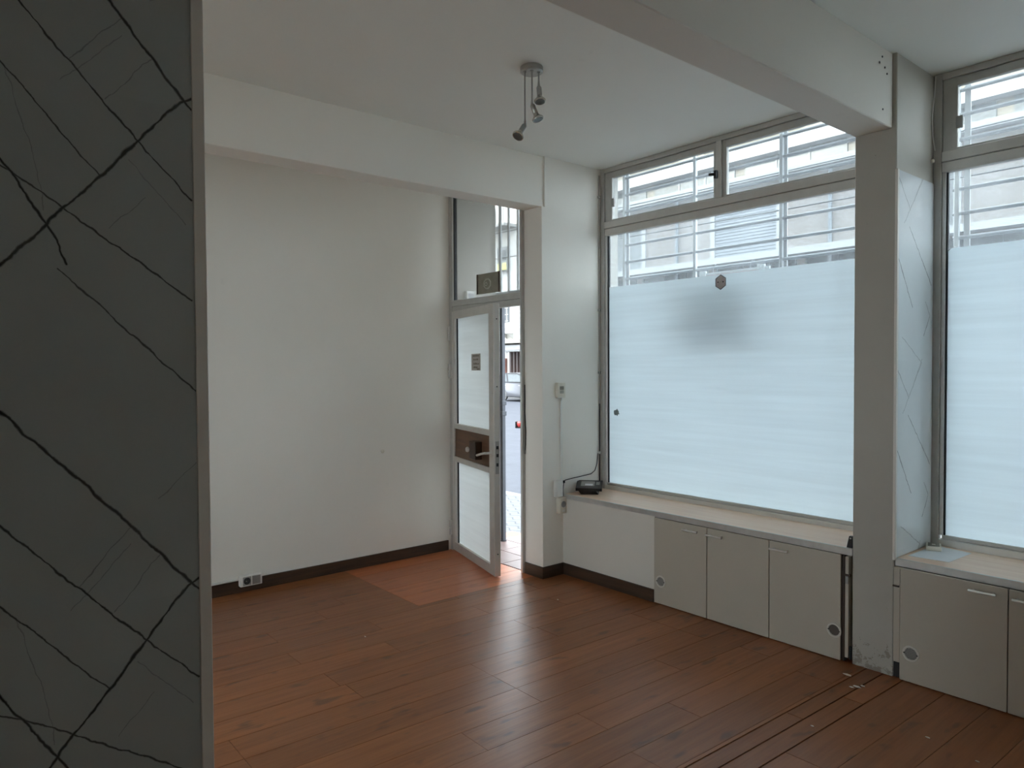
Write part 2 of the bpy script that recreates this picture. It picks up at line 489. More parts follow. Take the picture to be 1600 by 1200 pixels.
bl = struct(B(XB, XS - .015, YB, 3.638, ZB, ZC, .003).build('ceiling_beam', 'wall'), 'white ceiling beam ending on the stub wall beside the door', 'beam')
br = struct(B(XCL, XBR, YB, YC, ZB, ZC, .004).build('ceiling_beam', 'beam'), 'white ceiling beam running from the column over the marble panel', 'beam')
for (y, z) in ((3.66, 3.085), (3.72, 3.075), (3.745, 3.05), (3.69, 3.12), (3.70, 2.865)):
    MB().cyl((XBR - .004, y, z), (XBR + .003, y, z), .005, 6).build('nail', 'black', br)
# hidden partition that carries the near end of the beam, clad with the marble print panel
struct(B(XCL, XBR - .0125, -1.6, .466, 0, ZB - .001).build('wall_partition', 'wall'), 'partition wall under the beam behind the marble panel', 'wall')
mp = thing('marble_panel', (-1.55, -.5, 0), 'dark veined marble print panel with a cream edge trim', 'wall panel')
B(XBR - .008, -1.548, -1.6, .444, 0, ZB - .002).build('panel', 'marble', mp)
MB().box(XBR - .0075, -1.5455, .4435, .468, 0, ZB - .002, .0015).build('edge_trim', 'trim_white', mp)

# skirting boards
sk = MB().box(XW, XW + .016, YB, YD - .03, 0, .087, .003)
struct(sk.build('baseboard_left', 'skirting'), 'dark brown wooden skirting along the long white wall', 'skirting board')
sk = MB().box(XB + .005, XS + .016, YS - .016, YS, 0, .087, .002).box(XS, XS + .016, YS, YC, 0, .087, .002)
struct(sk.build('baseboard_stub', 'skirting'), 'dark brown skirting around the stub wall by the door', 'skirting board')
struct(B(XS + .016, -3.068, YC - .016, YC, 0, .087, .003).build('baseboard_front', 'skirting'), 'dark brown skirting under the low wall beside the cabinets', 'skirting board')

# floor boards: individual planks laid at a slight angle to the room
SK = .033
def clip(poly, ax, val, keep_less):
    out = []
    for i, a in enumerate(poly):
        b = poly[(i + 1) % len(poly)]
        ia = a[ax] <= val if keep_less else a[ax] >= val
        ib = b[ax] <= val if keep_less else b[ax] >= val
        if ia: out.append(a)
        if ia != ib:
            f = (val - a[ax]) / (b[ax] - a[ax]); out.append((a[0] + (b[0] - a[0]) * f, a[1] + (b[1] - a[1]) * f))
    return out
def plank(x0, x1, y0, y1, mat='floor', gap=.0011, lims=None, skew=SK):
    """x given where the board crosses y = 3"""
    g = gap
    P = [(x0 + g + (y0 - 3) * skew, y0 + g), (x1 - g + (y0 - 3) * skew, y0 + g), (x1 - g + (y1 - 3) * skew, y1 - g), (x0 + g + (y1 - 3) * skew, y1 - g)]
    for ax, val, less in (lims or []):
        P = clip(P, ax, val, less)
        if len(P) < 3: return
    area = abs(sum(P[i][0] * P[(i + 1) % len(P)][1] - P[(i + 1) % len(P)][0] * P[i][1] for i in range(len(P)))) / 2
    if area < .002: return
    MB().prism([(x, y, -.0065) for x, y in P], (0, 0, .0065)).build('plank', mat, floor)
Y1P, Y0P = 3.83, -1.0
W = .19
xk = -3.045
first = -int((xk - XW) / W) - 2
k = first
while True:
    x0 = xk + k * W; x1 = x0 + W
    if x0 > -1.70: break
    x1 = min(x1, -1.695)
    ph = {0: 2.262, 1: 2.262, 2: 2.262}.get(k, Y0P + random.random() * 1.26)
    y = ph - math.ceil((ph - Y0P) / 1.26) * 1.26
    while y < Y1P:
        a, b = max(y, Y0P), min(y + 1.26, Y1P)
        if b - a > .02:
            if (x0 + x1) / 2 < -4.05 and b > 2.557:      # boards stop at the newer patch by the door
                if a < 2.55: plank(x0, x1, a, min(b, 2.557), lims=[(0, XW, False), (0, XS + .5, True)])
                if x1 > -4.05 - .02: plank(x0, x1, max(a, 2.557), b, lims=[(0, -4.05, False)])
            else:
                plank(x0, x1, a, b, lims=[(0, XW, False)] + ([(0, -4.05, False)] if a >= 2.557 and x0 < -4.02 else []))
        y += 1.26
    k += 1
for i in range(5):                                         # newer red boards in front of the door
    x0 = XW + i * .2168
    plank(x0, x0 + .2168, 2.557, 3.62, 'floor_new', lims=None, skew=0, gap=.0017)
for (x0, x1, cuts) in ((-1.69, -1.61, (-.9, .4, 1.75, 3.05)), (-1.605, -1.51, (-.6, .9, 2.2, 3.4))):
    ys = [Y0P, *[c for c in cuts if c > Y0P], Y1P]
    for a, b in zip(ys[:-1], ys[1:]): plank(x0, x1, a, b, gap=.002)
x0 = -1.505
while x0 < XR:
    ph = 2.73 if x0 < -1.4 else Y0P + random.random() * 1.26
    y = ph - math.ceil((ph - Y0P) / 1.26) * 1.26
    while y < Y1P:
        a, b = max(y, Y0P), min(y + 1.26, Y1P)
        if b - a > .02: plank(x0, x0 + W, a, b, lims=[(0, XR, True)])
        y += 1.26
    x0 += W
B(XW, XR, YB, Y0P, -.0065, 0).build('board_field', 'floor', floor)

# ------------------------------------------------------------------ windows
def window(name, label, x0, x1, yw, jl, film_x, muls, door_y):
    """x0..x1 opening; yw inside face of the frame; muls = transom mullions; all aluminium parts separate"""
    w = thing(name, ((x0 + x1) / 2, yw, ZT), label, 'window', None, 'structure')
    y1 = yw + .045
    B(x0 + .001, x0 + .042, yw, y1 + .02, ZT - .035, ZC - .001, .003).build('frame_jamb', 'alu_dark', w)
    B(x1 - .042, x1 - .001, yw, y1 + .02, ZT - .035, ZC - .001, .003).build('frame_jamb', 'alu_dark', w)
    B(x0 + .042, x1 - .042, yw, y1 + .02, 3.135, ZC - .001, .003).build('frame_head', 'alu_dark', w)
    B(x0 + .042, x1 - .042, yw, y1, ZT - .035, ZT + .030, .003).build('frame_sill', 'alu', w)
    B(x0 + .055, x1 - .055, yw + .014, y1, ZT + .030, ZT + .050, .003).build('glazing_bead', 'alu_dark', w)
    # transom rail in two profiles
    B(x0 + .042, x1 - .042, yw - .004, y1, 2.695, 2.748, .003).build('transom_rail', 'alu', w)
    B(x0 + .042, x1 - .042, yw + .004, y1, 2.638, 2.692, .003).build('head_rail', 'alu', w)
    B(x0 + .042, x0 + .062, yw + .012, y1, ZT + .05, 2.638, .002).build('glazing_bead', 'alu_light', w)
    B(x0 + .062, x0 + .070, yw + .018, y1, ZT + .05, 2.638, .002).build('glazing_gasket', 'black', w)
    B(x1 - .062, x1 - .042, yw + .012, y1, ZT + .05, 2.638, .002).build('glazing_bead', 'alu_light', w)
    B(x0 + .05, x1 - .05, yw + .030, yw + .035, ZT + .035, 2.66).build('glass_pane', 'glass', w)
    # top hung sashes
    edges = [x0 + .042] + [m for m in muls] + [x1 - .042]
    for i in range(len(edges) - 1):
        a = edges[i] + (0 if i == 0 else .021); b = edges[i + 1] - (0 if i == len(edges) - 2 else .021)
        s = MB().box(a, a + (.072 if i == 0 else .03), yw + .012, y1, 2.748, 3.135, .003)
        s.box(b - .03, b, yw + .012, y1, 2.748, 3.135, .003).box(a, b, yw + .013, y1 - .001, 3.088, 3.134, .003).box(a, b, yw + .013, y1 - .001, 2.748, 2.762, .003)
        sa = s.build('transom_sash', 'alu_dark', w)
        B(a + .02, b - .02, yw + .028, yw + .033, 2.755, 3.10).build('sash_pane', 'glass', sa)
        if i == 0:
            B(a + .066, a + .098, yw + .004, yw + .02, 2.86, 2.925, .003).build('sash_hinge', 'grey_plastic', sa)
    for m in muls:
        mu = B(m - .021, m + .021, yw - .006, y1, 2.748, 3.135, .003).build('mullion', 'alu', w)
    # frosted film stuck to the inside of the lower pane, corners rounded
    fx0, fx1, fz0, fz1 = x0 + .064, x1 - .060, ZT + .046, 2.229
    pts = [(fx0, fz0), (fx1, fz0), (fx1, fz1)]
    r = film_x
    pts += [(fx0 + r - r * math.sin(t * math.pi / 10), fz1 - r + r * math.cos(t * math.pi / 10)) for t in range(6)]
    MB().face([(x, yw + .0285, z) for x, z in pts]).build('frosted_film', 'film', w, normals=False)
    return w
w1 = window('window_1', 'wide aluminium shop window with frosted film beside the door wall', XS, XCL, YW, 0, .012, (-2.858,), 0)
MB().box(-2.882, -2.858, YW - .030, YW - .006, 2.878, 2.935, .006, 2).cyl((-2.872, YW - .03, 2.907), (-2.905, YW - .05, 2.907), .010, 10).build('latch', 'black_plastic', w1, True)
w2 = window('window_2', 'aluminium shop window with frosted film behind the marble clad column side', XCR, XR, 4.283, 0, .035, (-.45,), 0)

w4 = thing('added_window', (-2.52, YB - .1, .75), 'unseen clear window added in the back wall for extra daylight', 'window', None, 'structure')  # unseen window added to brighten the room from behind
for x in (-3.15, -1.95): B(x, x + .05, YB - .12, YB - .07, .75, 2.75, .003).build('frame_post', 'alu', w4)
for z in (.75, 2.70): B(-3.10, -1.95, YB - .12, YB - .07, z, z + .05, .003).build('frame_rail', 'alu', w4)
B(-3.10, -1.95, YB - .098, YB - .092, .80, 2.70).build('glass_pane', 'glass_clean', w4)

# film damage / stickers on the first window
st = thing('hexagonal_sticker', (-2.86, YW + .02, 2.13), 'hexagonal grey sticker with two black dots at the top of the frosted film', 'sticker')
hexp = lambda r, y: [(-2.860 + r * .96 * math.sin(math.pi / 3 * i), y, 2.175 + r * 1.06 * math.cos(math.pi / 3 * i)) for i in range(6)]
MB().prism(hexp(.050, YW + .0265), (0, .002, 0)).build('rim', 'sticker_rim', st)
MB().prism(hexp(.044, YW + .0258), (0, .001, 0)).build('face', 'sticker', st)
for dx in (-.020, .021): MB().cyl((-2.860 + dx, YW + .0240, 2.176 - dx * .05), (-2.860 + dx, YW + .0262, 2.176), .0048, 8).build('dot', 'black', st)
for dz, r in ((.026, .010), (-.026, .010), (0, .008)):
    MB().lathe((-2.860, YW + .0262, 2.175 + dz), (0, -1, 0), [(r * .55, .0012), (r, .0012), (r, .0003), (r * .55, .0003), (r * .55, .0012)], 10).build('ring_print', 'plate_ring', st)
random.seed(3)
sp = [(-3.812 + .026 * math.cos(a) * (.55 + .6 * random.random()) * 1.2, YW + .026, 1.231 + .032 * math.sin(a) * (.5 + .6 * random.random())) for a in [i * math.pi / 7 for i in range(14)]]
tag(MB().prism(sp, (0, .0015, 0)).build('film_scrap', 'scrap'), 'ragged grey scrap stuck low on the frosted film beside the frame', 'sticker')

# ------------------------------------------------------------------ door: fixed frame with transom, and the open leaf
fr = thing('window_3', ((XW + XB) / 2, YD, 0), 'aluminium door frame with a clear fixed light above the door', 'door frame', None, 'structure')
B(XW + .001, XW + .042, YD, YD + .05, 0, ZC - .002, .002).build('frame_jamb', 'alu_dark', fr)
B(XW + .042, XW + .060, YD + .006, YD + .04, 2.175, ZC - .002, .002).build('glazing_bead', 'alu_light', fr)
B(XW + .060, XW + .070, YD + .010, YD + .04, 2.175, ZC - .002, .002).build('glazing_gasket', 'black', fr)
B(XB - .026, XB - .001, YD, YD + .05, 0, ZC - .002, .002).build('frame_jamb', 'alu_dark', fr)
B(XW + .042, XB - .026, YD, YD + .05, 2.125, 2.175, .003).build('transom_rail', 'alu_dark', fr)
B(XW + .042, XB - .026, YD + .004, YD + .046, 2.072, 2.123, .003).build('door_stop', 'alu_dark', fr)
B(XW + .05, XB - .02, YD + .022, YD + .027, 2.17, ZC - .004).build('glass_pane', 'glass_clean', fr)

HX, HY, ANG = -5.088, 3.572, math.radians(-15.18)
D = Vector((math.cos(ANG), math.sin(ANG), 0)); N = Vector((-D.y, D.x, 0)); Zv = Vector((0, 0, 1))
def LP(s, n, z): return Vector((HX, HY, 0)) + D * s + N * n + Zv * z
def lbox(s0, s1, n0, n1, z0, z1, bev=.002, mb=None):
    return (mb or MB()).obox(LP((s0 + s1) / 2, (n0 + n1) / 2, (z0 + z1) / 2), (D, N, Zv), ((s1 - s0) / 2, (n1 - n0) / 2, (z1 - z0) / 2), bev)
dr = thing('door_1', (HX, HY, .01), 'half open glazed aluminium door with frosted panes and a brown lock panel', 'door', None, 'structure')
LT, LW = .050, .918
lbox(.0, .050, 0, LT, .012, 2.078).build('stile', 'alu', dr)
lbox(.822, LW, 0, LT, .012, 2.078).build('stile', 'alu', dr)
lbox(.050, .822, 0, LT, 2.012, 2.078).build('top_rail', 'alu', dr)
lbox(.050, .822, 0, LT, 1.072, 1.116).build('mid_rail', 'alu', dr)
lbox(.050, .822, 0, LT, .786, .829).build('mid_rail', 'alu', dr)
lbox(.050, .822, 0, LT, .012, .086).build('bottom_rail', 'alu', dr)
for z0, z1 in ((1.116, 2.012), (.086, .786)):
    gp = lbox(.050, .822, .022, .027, z0, z1, 0).build('frosted_pane', 'glass_clean', dr)
    MB().face([LP(.05, .0205, z0), LP(.822, .0205, z0), LP(.822, .0205, z1), LP(.05, .0205, z1)]).build('frosted_film', 'film_door', gp, normals=False)
    lbox(.050, .096, .004, .022, z0, z1, .001).build('glazing_bead', 'alu_light', dr)
    lbox(.096, .106, .010, .022, z0, z1, 0).build('glazing_gasket', 'black', dr)
lbox(.050, .822, .012, .034, .829, 1.072, .001).build('lock_panel', 'brown_panel', dr)
lbox(.530, .650, -.050, .012, .868, 1.010, .004).build('lock_box', 'brown_block', dr)
MB().lathe(LP(.417, .012, .927), -N, [(.008, 0), (.008, .018), (.019, .024), (.023, .034), (.019, .044), (0, .048)], 14).build('knob', 'white_plastic', dr, True)
hd = MB().lathe(LP(.868, 0, .945), -N, [(0, 0), (.020, 0), (.020, .007), (.009, .009), (.009, .048), (0, .048)], 14)
hd.tube([LP(.868, -.044, .945), LP(.84, -.050, .942), LP(.78, -.053, .930), LP(.70, -.053, .912)], .0095, 8)
hd.build('lever_handle', 'steel', dr, True)
lbox(LW - .0005, LW + .002, .012, .040, .790, 1.038, .0005).build('lock_plate', 'grey_plastic', dr)
for z in (.86, .93, .99): lbox(LW + .001, LW + .006, .018, .034, z - .012, z + .012, .001).build('lock_bolt', 'black', dr)
for z in (.18, 1.45, 1.96): MB().cyl(LP(LW - .001, .026, z), LP(LW + .003, .026, z), .005, 8).build('screw', 'black', dr)
for z in (1.892, 1.563, .197):
    h = MB().cyl((XW + .018, YD - .012, z + .004), (XW + .018, YD - .012, z + .062), .013, 12)
    h.cyl((XW + .018, YD - .012, z - .062), (XW + .018, YD - .012, z - .004), .011, 12).cyl((XW + .018, YD - .012, z - .004), (XW + .018, YD - .012, z + .004), .007, 10)
    h.box(XW + .016, XW + .046, YD - .008, YD + .003, z - .06, z + .06)
    h.build('hinge', 'alu', dr, True)
nt = thing('paper_note', LP(.513, 0, 1.571), 'small grey note with faded handwriting taped inside the upper door pane', 'note')
lbox(.417, .610, .0185, .0200, 1.571, 1.706, 0).build('sheet', 'note', nt)
random.seed(11)
for zc, s0, s1 in ((1.690, .447, .58), (1.660, .46, .565), (1.626, .46, .585), (1.598, .462, .55), (1.583, .535, .585)):
    s = s0
    while s < s1:
        wd = .006 + random.random() * .012
        lbox(s, min(s + wd, s1), .0178, .0186, zc - .007, zc + .006 * random.random() + .002, 0).build('handwriting', 'ink', nt)
        s += wd + .005

pl = thing('transom_plate', (-4.595, YD + .01, 2.20), 'square khaki plate with a pale octagonal mark on the glass above the door', 'plate')
B(-4.747, -4.443, YD + .012, YD + .018, 2.200, 2.364, .001).build('plate', 'plate', pl)
B(-4.747, -4.727, YD + .009, YD + .0125, 2.200, 2.364, .001).build('fold', 'brown_block', pl)
B(-4.461, -4.443, YD + .009, YD + .0125, 2.200, 2.364, .001).build('fold', 'brown_block', pl)
octp = lambda r, y: [(-4.605 + r * math.cos(math.pi / 8 + math.pi / 4 * i), y, 2.277 + r * .88 * math.sin(math.pi / 8 + math.pi / 4 * i)) for i in range(8)]
MB().prism(octp(.052, YD + .0105), (0, .002, 0)).build('octagon', 'plate_ring', pl)
MB().prism(octp(.040, YD + .0095), (0, .0015, 0)).build('octagon_face', 'plate', pl)
MB().lathe((-4.618, YD + .0098, 2.275), (0, -1, 0), [(.008, .002), (.016, .002), (.016, 0), (.008, 0), (.008, .002)], 12).build('ring', 'plate_ring', pl, True)
MB().cyl((-4.618, YD + .0098, 2.275), (-4.618, YD + .007, 2.275), .005, 8).build('dot', 'black', pl)

# ------------------------------------------------------------------ worktops and cabinets
def worktop(name, label, x0, x1, yf, yb, zt):
    w = thing(name, ((x0 + x1) / 2, (yf + yb) / 2, zt - .03), label, 'worktop')
    B(x0, x1, yf + .004, yb, zt - .028, zt, .001).build('top', 'counter', w)
    B(x0, x1, yf - .008, yf + .0035, zt - .036, zt + .003, .002).build('metal_edge', 'edge', w)
    return w
worktop('worktop', 'pale wood worktop with metal edge under the window by the door', XS + .001, XCL - .001, YF, YW - .001, ZT)
worktop('worktop', 'pale wood worktop with metal edge carrying the sheet of paper', XCR + .001, XR - .001, YF + .015, 4.282, ZT - .008)

def handle(parent, x0, x1, z):
    h = MB().cyl((x0, YC - .032, z), (x1, YC - .032, z), .0065, 10)
    for x in (x0 + .016, x1 - .016): h.cyl((x, YC - .030, z), (x, YC - .002, z), .0045, 8)
    h.build('handle', 'steel', parent, True)
def vent(parent, x, z, dark=False):
    o = (x, YC - .001, z)
    v = MB().lathe(o, (0, -1, 0), [(.029, .0), (.040, .0), (.040, .004), (.036, .007), (.030, .006), (.029, .0)], 22).build('vent_ring', 'vent_plastic', parent, True)
    MB().lathe(o, (0, -1, 0), [(0, .0005), (.0295, .0005)], 18).build('vent_back', 'cab_in', v)
    if not dark:
        for i in range(-3, 4):
            hw = math.sqrt(max(0, .028 ** 2 - (i * .008) ** 2))
            B(x - hw, x + hw, YC - .006, YC - .002, z + i * .008 - .0022, z + i * .008 + .0022).build('vent_slat', 'grey_plastic', v)
    for s in (-1, 1): MB().prism([(x + s * .028, YC - .008, z + .004), (x + s * .037, YC - .008, z), (x + s * .028, YC - .008, z - .004)], (0, .006, 0)).build('vent_tab', 'black', v)
def cabinet(name, label, xs, z1, handles, vents, x_end):
    c = thing(name, ((xs[0] + xs[-1]) / 2, YC + .2, 0), label, 'cabinet')
    MB().box(xs[0] + .004, x_end, YC + .004, YC + .40, .012, .569).build('body', 'cab_in', c)
    for i in range(len(xs) - 1):
        a, b = xs[i] + .0022, xs[i + 1] - .0022
        d = B(a, b, YC - .016, YC - .001, .006, z1, .0015).build('door', 'cab', c)
        if i in handles: handle(d, *handles[i])
        if i in vents: vent_y(d, *vents[i])
    return c
def vent_y(d, x, z, dark=False):
    global YC
    keep = YC; YC = YC - .016
    vent(d, x, z, dark); YC = keep
_yc = YC
_h0 = handle
def handle(parent, x0, x1, z):
    global YC
    keep = YC; YC = YC - .015
    _h0(parent, x0, x1, z); YC = keep
c1 = cabinet('cabinet', 'low greige cabinet of three doors under the window by the door', (-3.064, -2.644, -2.2165, -1.795), .579,
             {0: (-2.813, -2.697, .544), 1: (-2.633, -2.517, .542), 2: (-2.200, -2.087, .540)}, {0: (-3.003, .158), 2: (-1.829, .163, True)}, -1.776)
pp = MB().box(-1.774, -1.756, YC - .012, YC + .30, .03, .575, .001)
pp.build('side_panel', 'cab', c1)
B(-1.790, -1.778, YC - .006, YC + .02, .006, .578, .001).build('side_strip', 'brown_block', c1)
B(-1.776, -1.746, YC - .014, YC - .002, .470, .482, .001).build('catch', 'brown_block', c1)
B(-1.771, -1.757, YC - .018, YC - .011, .430, .470, .001).build('catch_plate', 'grey_plastic', c1)
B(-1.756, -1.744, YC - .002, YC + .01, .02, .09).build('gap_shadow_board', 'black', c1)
c2 = cabinet('cabinet', 'low greige cabinet under the second window next to the column', (-1.497, -1.029, -.560, -.09, .36), .574,
             {0: (-1.182, -1.070, .541), 1: (-1.007, -.895, .538), 2: (-.22, -.11, .538), 3: (-.07, .04, .538)}, {0: (-1.440, .152)}, .38)
B(-1.530, -1.500, YC - .004, YC + .02, .085, .57, .001).build('filler_strip', 'cab', c2)
B(-1.530, -1.502, YC + .006, YC + .03, .004, .085).build('gap_shade_board', 'black', c2)  # black board standing in for the shade in the gap
B(-1.534, -1.503, YC - .010, YC - .003, .470, .478, .001).build('catch', 'brown_block', c2)

# marble clad side of the column beside the second window
cp = thing('column_cladding', (XCR + .003, 4.04, .61), 'glossy pale marble print panel with edge strip on the side of the column', 'wall panel')
B(XCR + .0002, XCR + .006, YC + .012, 4.282, ZT - .003, 2.585).build('panel', 'marble_col', cp)
B(XCR - .004, XCR + .009, YC - .006, YC + .013, ZT - .012, 2.587, .001).build('edge_strip', 'trim_white', cp)

# ------------------------------------------------------------------ things on the worktops
dv = thing('desk_terminal', (-3.86, 3.97, ZT + .0), 'black plastic desk terminal with a grey label on the worktop by the stub wall', 'terminal')
ca, sa = math.cos(math.radians(40)), math.sin(math.radians(40))
U = Vector((ca, sa, 0)); Vd = Vector((-sa, ca, 0))
cdev = Vector((-3.842, 3.985, ZT + .0008))
def dpt(u, v, z): return cdev + U * u + Vd * v + Vector((0, 0, z))
# wedge foot and a wider sloping deck on top
MB().prism([dpt(-.062, -.045, 0), dpt(-.062, .055, 0), dpt(-.072, .075, .062), dpt(-.085, -.065, .036)], U * .135).build('foot', 'black_plastic', dv)
MB().prism([dpt(-.100, -.078, .030), dpt(-.100, .088, .068), dpt(-.100, .086, .088), dpt(-.100, -.080, .052)], U * .200).build('deck', 'black_plastic', dv)
e1 = (dpt(0, .086, .088) - dpt(0, -.080, .052)).normalized(); e3 = U.cross(e1)
MB().obox(dpt(-.012, .012, .0728), (U, e1, e3), (.052, .048, .0012)).build('label_sheet', 'grey_plastic', dv)
MB().obox(dpt(-.002, -.012, .0690), (U, e1, e3), (.030, .018, .0014)).build('sticker', 'paper', dv)
MB().obox(dpt(.066, .020, .0745), (U, e1, e3), (.014, .030, .002)).build('key_strip', 'grey_plastic', dv)

cl = MB().prism([(-1.778, 3.826, ZT + .003), (-1.748, 3.826, ZT + .003), (-1.748, 3.826, ZT + .066), (-1.765, 3.826, ZT + .066)], (0, .022, 0))
clp = thing('corner_bracket', (-1.763, 3.836, ZT + .003), 'small black plastic bracket standing where the worktop meets the column', 'bracket')
cl.build('plate', 'black_plastic', clp); MB().cyl((-1.757, 3.827, ZT + .055), (-1.757, 3.824, ZT + .055), .004, 8).build('screw', 'steel', clp)

ZT2 = ZT - .008
sh = [(-1.510, 3.935), (-1.325, 3.955), (-1.312, 4.232), (-1.470, 4.268), (-1.500, 4.25)]
tag(MB().prism([(x, y, ZT2 + .0004) for x, y in sh], (0, 0, .0012)).build('paper_sheet', 'paper'), 'white sheet of paper lying on the worktop beside the column', 'paper')
ad = thing('square_adapter', (-1.478, 4.18, ZT2 + .0018), 'small cream square box with a dark top lying on the white paper', 'box')
ax1 = Vector((math.cos(.35), math.sin(.35), 0)); ax2 = Vector((-ax1.y, ax1.x, 0))
MB().obox((-1.474, 4.175, ZT2 + .0135), (ax1, ax2, Zv), (.036, .052, .0115), .004, 2).build('case', 'cream_plastic', ad, True)
MB().obox((-1.474, 4.175, ZT2 + .0255), (ax1, ax2, Zv), (.027, .042, .0008), 0).build('dark_top', 'plate', ad)
MB().obox((-1.474, 4.175, ZT2 + .0265), (ax1, ax2, Zv), (.008, .008, .001), 0).build('button', 'cream_plastic', ad)

# ------------------------------------------------------------------ fittings on the stub wall
th = thing('thermostat', (XS, 3.778, 1.357), 'cream wall thermostat with a dark display on the stub wall', 'thermostat')
B(XS + .0005, XS + .030, 3.738, 3.818, 1.360, 1.476, .004, 2).build('case', 'cream_plastic', th, True)
B(XS + .029, XS + .0312, 3.757, 3.800, 1.422, 1.449, .001).build('display', 'plate', th)
B(XS + .029, XS + .0310, 3.757, 3.800, 1.394, 1.419, .001).build('keypad', 'plate_ring', th)
MB().cyl((XS + .014, 3.792, 1.361), (XS + .014, 3.792, 1.342), .008, 10).build('cable_gland', 'white_plastic', th, True)
cd = MB().box(XS + .0005, XS + .013, 3.785, 3.800, .735, 1.342, .002)
tag(cd.build('cable_duct', 'white_plastic'), 'thin white cable duct running down from the thermostat', 'cable duct')
jb = thing('junction_box', (XS, 3.752, .60), 'white junction box at the foot of the cable duct', 'junction box')
B(XS + .0005, XS + .036, 3.712, 3.783, .606, .735, .004, 2).build('body', 'white_plastic', jb, True)
B(XS + .036, XS + .040, 3.716, 3.779, .610, .731, .002).build('cover', 'white_plastic', jb)
so = thing('wall_socket', (XS, 3.79, .47), 'cream surface socket with black plug lead below the junction box', 'socket')
B(XS + .0005, XS + .045, 3.742, 3.813, .476, .602, .005, 2).build('body', 'cream_plastic', so, True)
MB().lathe((XS + .0445, 3.778, .548), (1, 0, 0), [(0, .001), (.018, .001), (.021, .004), (.024, .003), (.024, 0)], 18).build('outlet', 'grey_plastic', so, True)
B(XS + .0445, XS + .049, 3.764, 3.792, .490, .506, .001).build('switch', 'white_plastic', so)
cb = MB().tube([(XS + .012, 3.806, .600), (XS + .012, 3.806, .66), (XS + .012, 3.812, .705), (XS + .008, 3.83, .722), (XS + .006, 3.90, .728), (XS + .006, 4.02, .735), (XS + .006, 4.12, .742), (XS + .006, 4.165, .765), (XS + .006, 4.190, .82), (XS + .006, 4.20, .90)], .0032, 6)
cbl = thing('thin_black_cable', (XS + .008, 4.0, .60), 'thin black cable along the stub wall above the desk terminal', 'cable')
cb.build('lead', 'black', cbl, True)
MB().lathe((XS + .012, 3.812, .712), (0, 0, 1), [(0, -.012), (.010, -.008), (.012, 0), (.008, .010), (0, .012)], 10).build('clip', 'black', cbl, True)
cc = thing('cable_bundle', (XS + .008, 4.215, ZT), 'dark cable bundle taped up the corner of the window frame', 'cable')
MB().tube([(XS + .009, 4.218, ZT + .004), (XS + .010, 4.217, .80), (XS + .009, 4.219, .93), (XS + .010, 4.218, 1.3)], .0055, 7).build('lead', 'black', cc, True)
MB().tube([(XS + .008, 4.219, 1.3), (XS + .007, 4.218, 2.0), (XS + .008, 4.219, 2.6), (XS + .008, 4.218, 3.12)], .0045, 6).build('thin_lead', 'grey_plastic', cc, True)
for z in (.905, 1.55, 2.05, 2.95): MB().obox((XS + .010, 4.216, z), ((1, 0, 0), (0, 1, 0), Zv), (.011, .010, .010), .003).build('cable_clip', 'white_plastic' if z < 1 else 'grey_plastic', cc)
c5 = thing('white_bell_wire', (XCR + .012, 4.262, 2.66), 'loose pale wire hanging in the corner of the second window', 'wire')
MB().tube([(XCR + .014, 4.272, 3.16), (XCR + .010, 4.268, 3.05), (XCR + .006, 4.255, 2.95), (XCR + .007, 4.256, 2.84), (XCR + .014, 4.270, 2.76)], .0028, 6).build('wire', 'white_plastic', c5, True)
MB().lathe((XCR + .006, 4.262, 2.705), (1, 0, 0), [(0, -.004), (.012, -.004), (.010, .006), (0, .010)], 10).build('wire_clip', 'cream_plastic', c5, True)

dw = thing('door_wire', (XB + .006, YS - .004, .93), 'short dark wire stapled beside the door opening on the stub wall', 'wire')
MB().tube([(XB + .003, YS - .004, 1.46), (XB + .005, YS - .004, 1.36), (XB + .002, YS - .004, 1.25), (XB + .012, YS - .004, 1.10), (XB + .010, YS - .004, 1.00), (XB + .003, YS - .004, .93)], .0035, 6).build('wire', 'black', dw, True)
B(XB - .001, XB + .010, YS - .010, YS - .001, .925, .955, .002).build('staple', 'grey_plastic', dw)

# ------------------------------------------------------------------ socket on the skirting
ds = thing('double_socket', (XW + .02, 1.81, .05), 'white double socket fixed on the skirting of the long wall', 'socket')
B(XW + .0165, XW + .062, 1.731, 1.886, .050, .124, .004, 2).build('body', 'white_plastic', ds, True)
B(XW + .0615, XW + .064, 1.748, 1.806, .058, .118, .001).build('outlet_plate', 'grey_plastic', ds)
MB().lathe((XW + .0635, 1.777, .088), (1, 0, 0), [(0, .0005), (.020, .0005), (.023, .003), (.025, 0)], 18).build('outlet_well', 'black', ds, True)
B(XW + .0615, XW + .064, 1.814, 1.872, .058, .118, .001).build('blank_plate', 'nickel', ds)
MB().cyl((XW + .0635, 1.772, .088), (XW + .066, 1.772, .088), .003, 6).build('pin_hole', 'cream_plastic', ds)
tag(MB().box(XW + .0005, XW + .020, .2, 1.731, .0885, .100, .002).build('cable_duct', 'white_plastic'), 'thin white cable duct along the skirting into the double socket', 'cable duct')

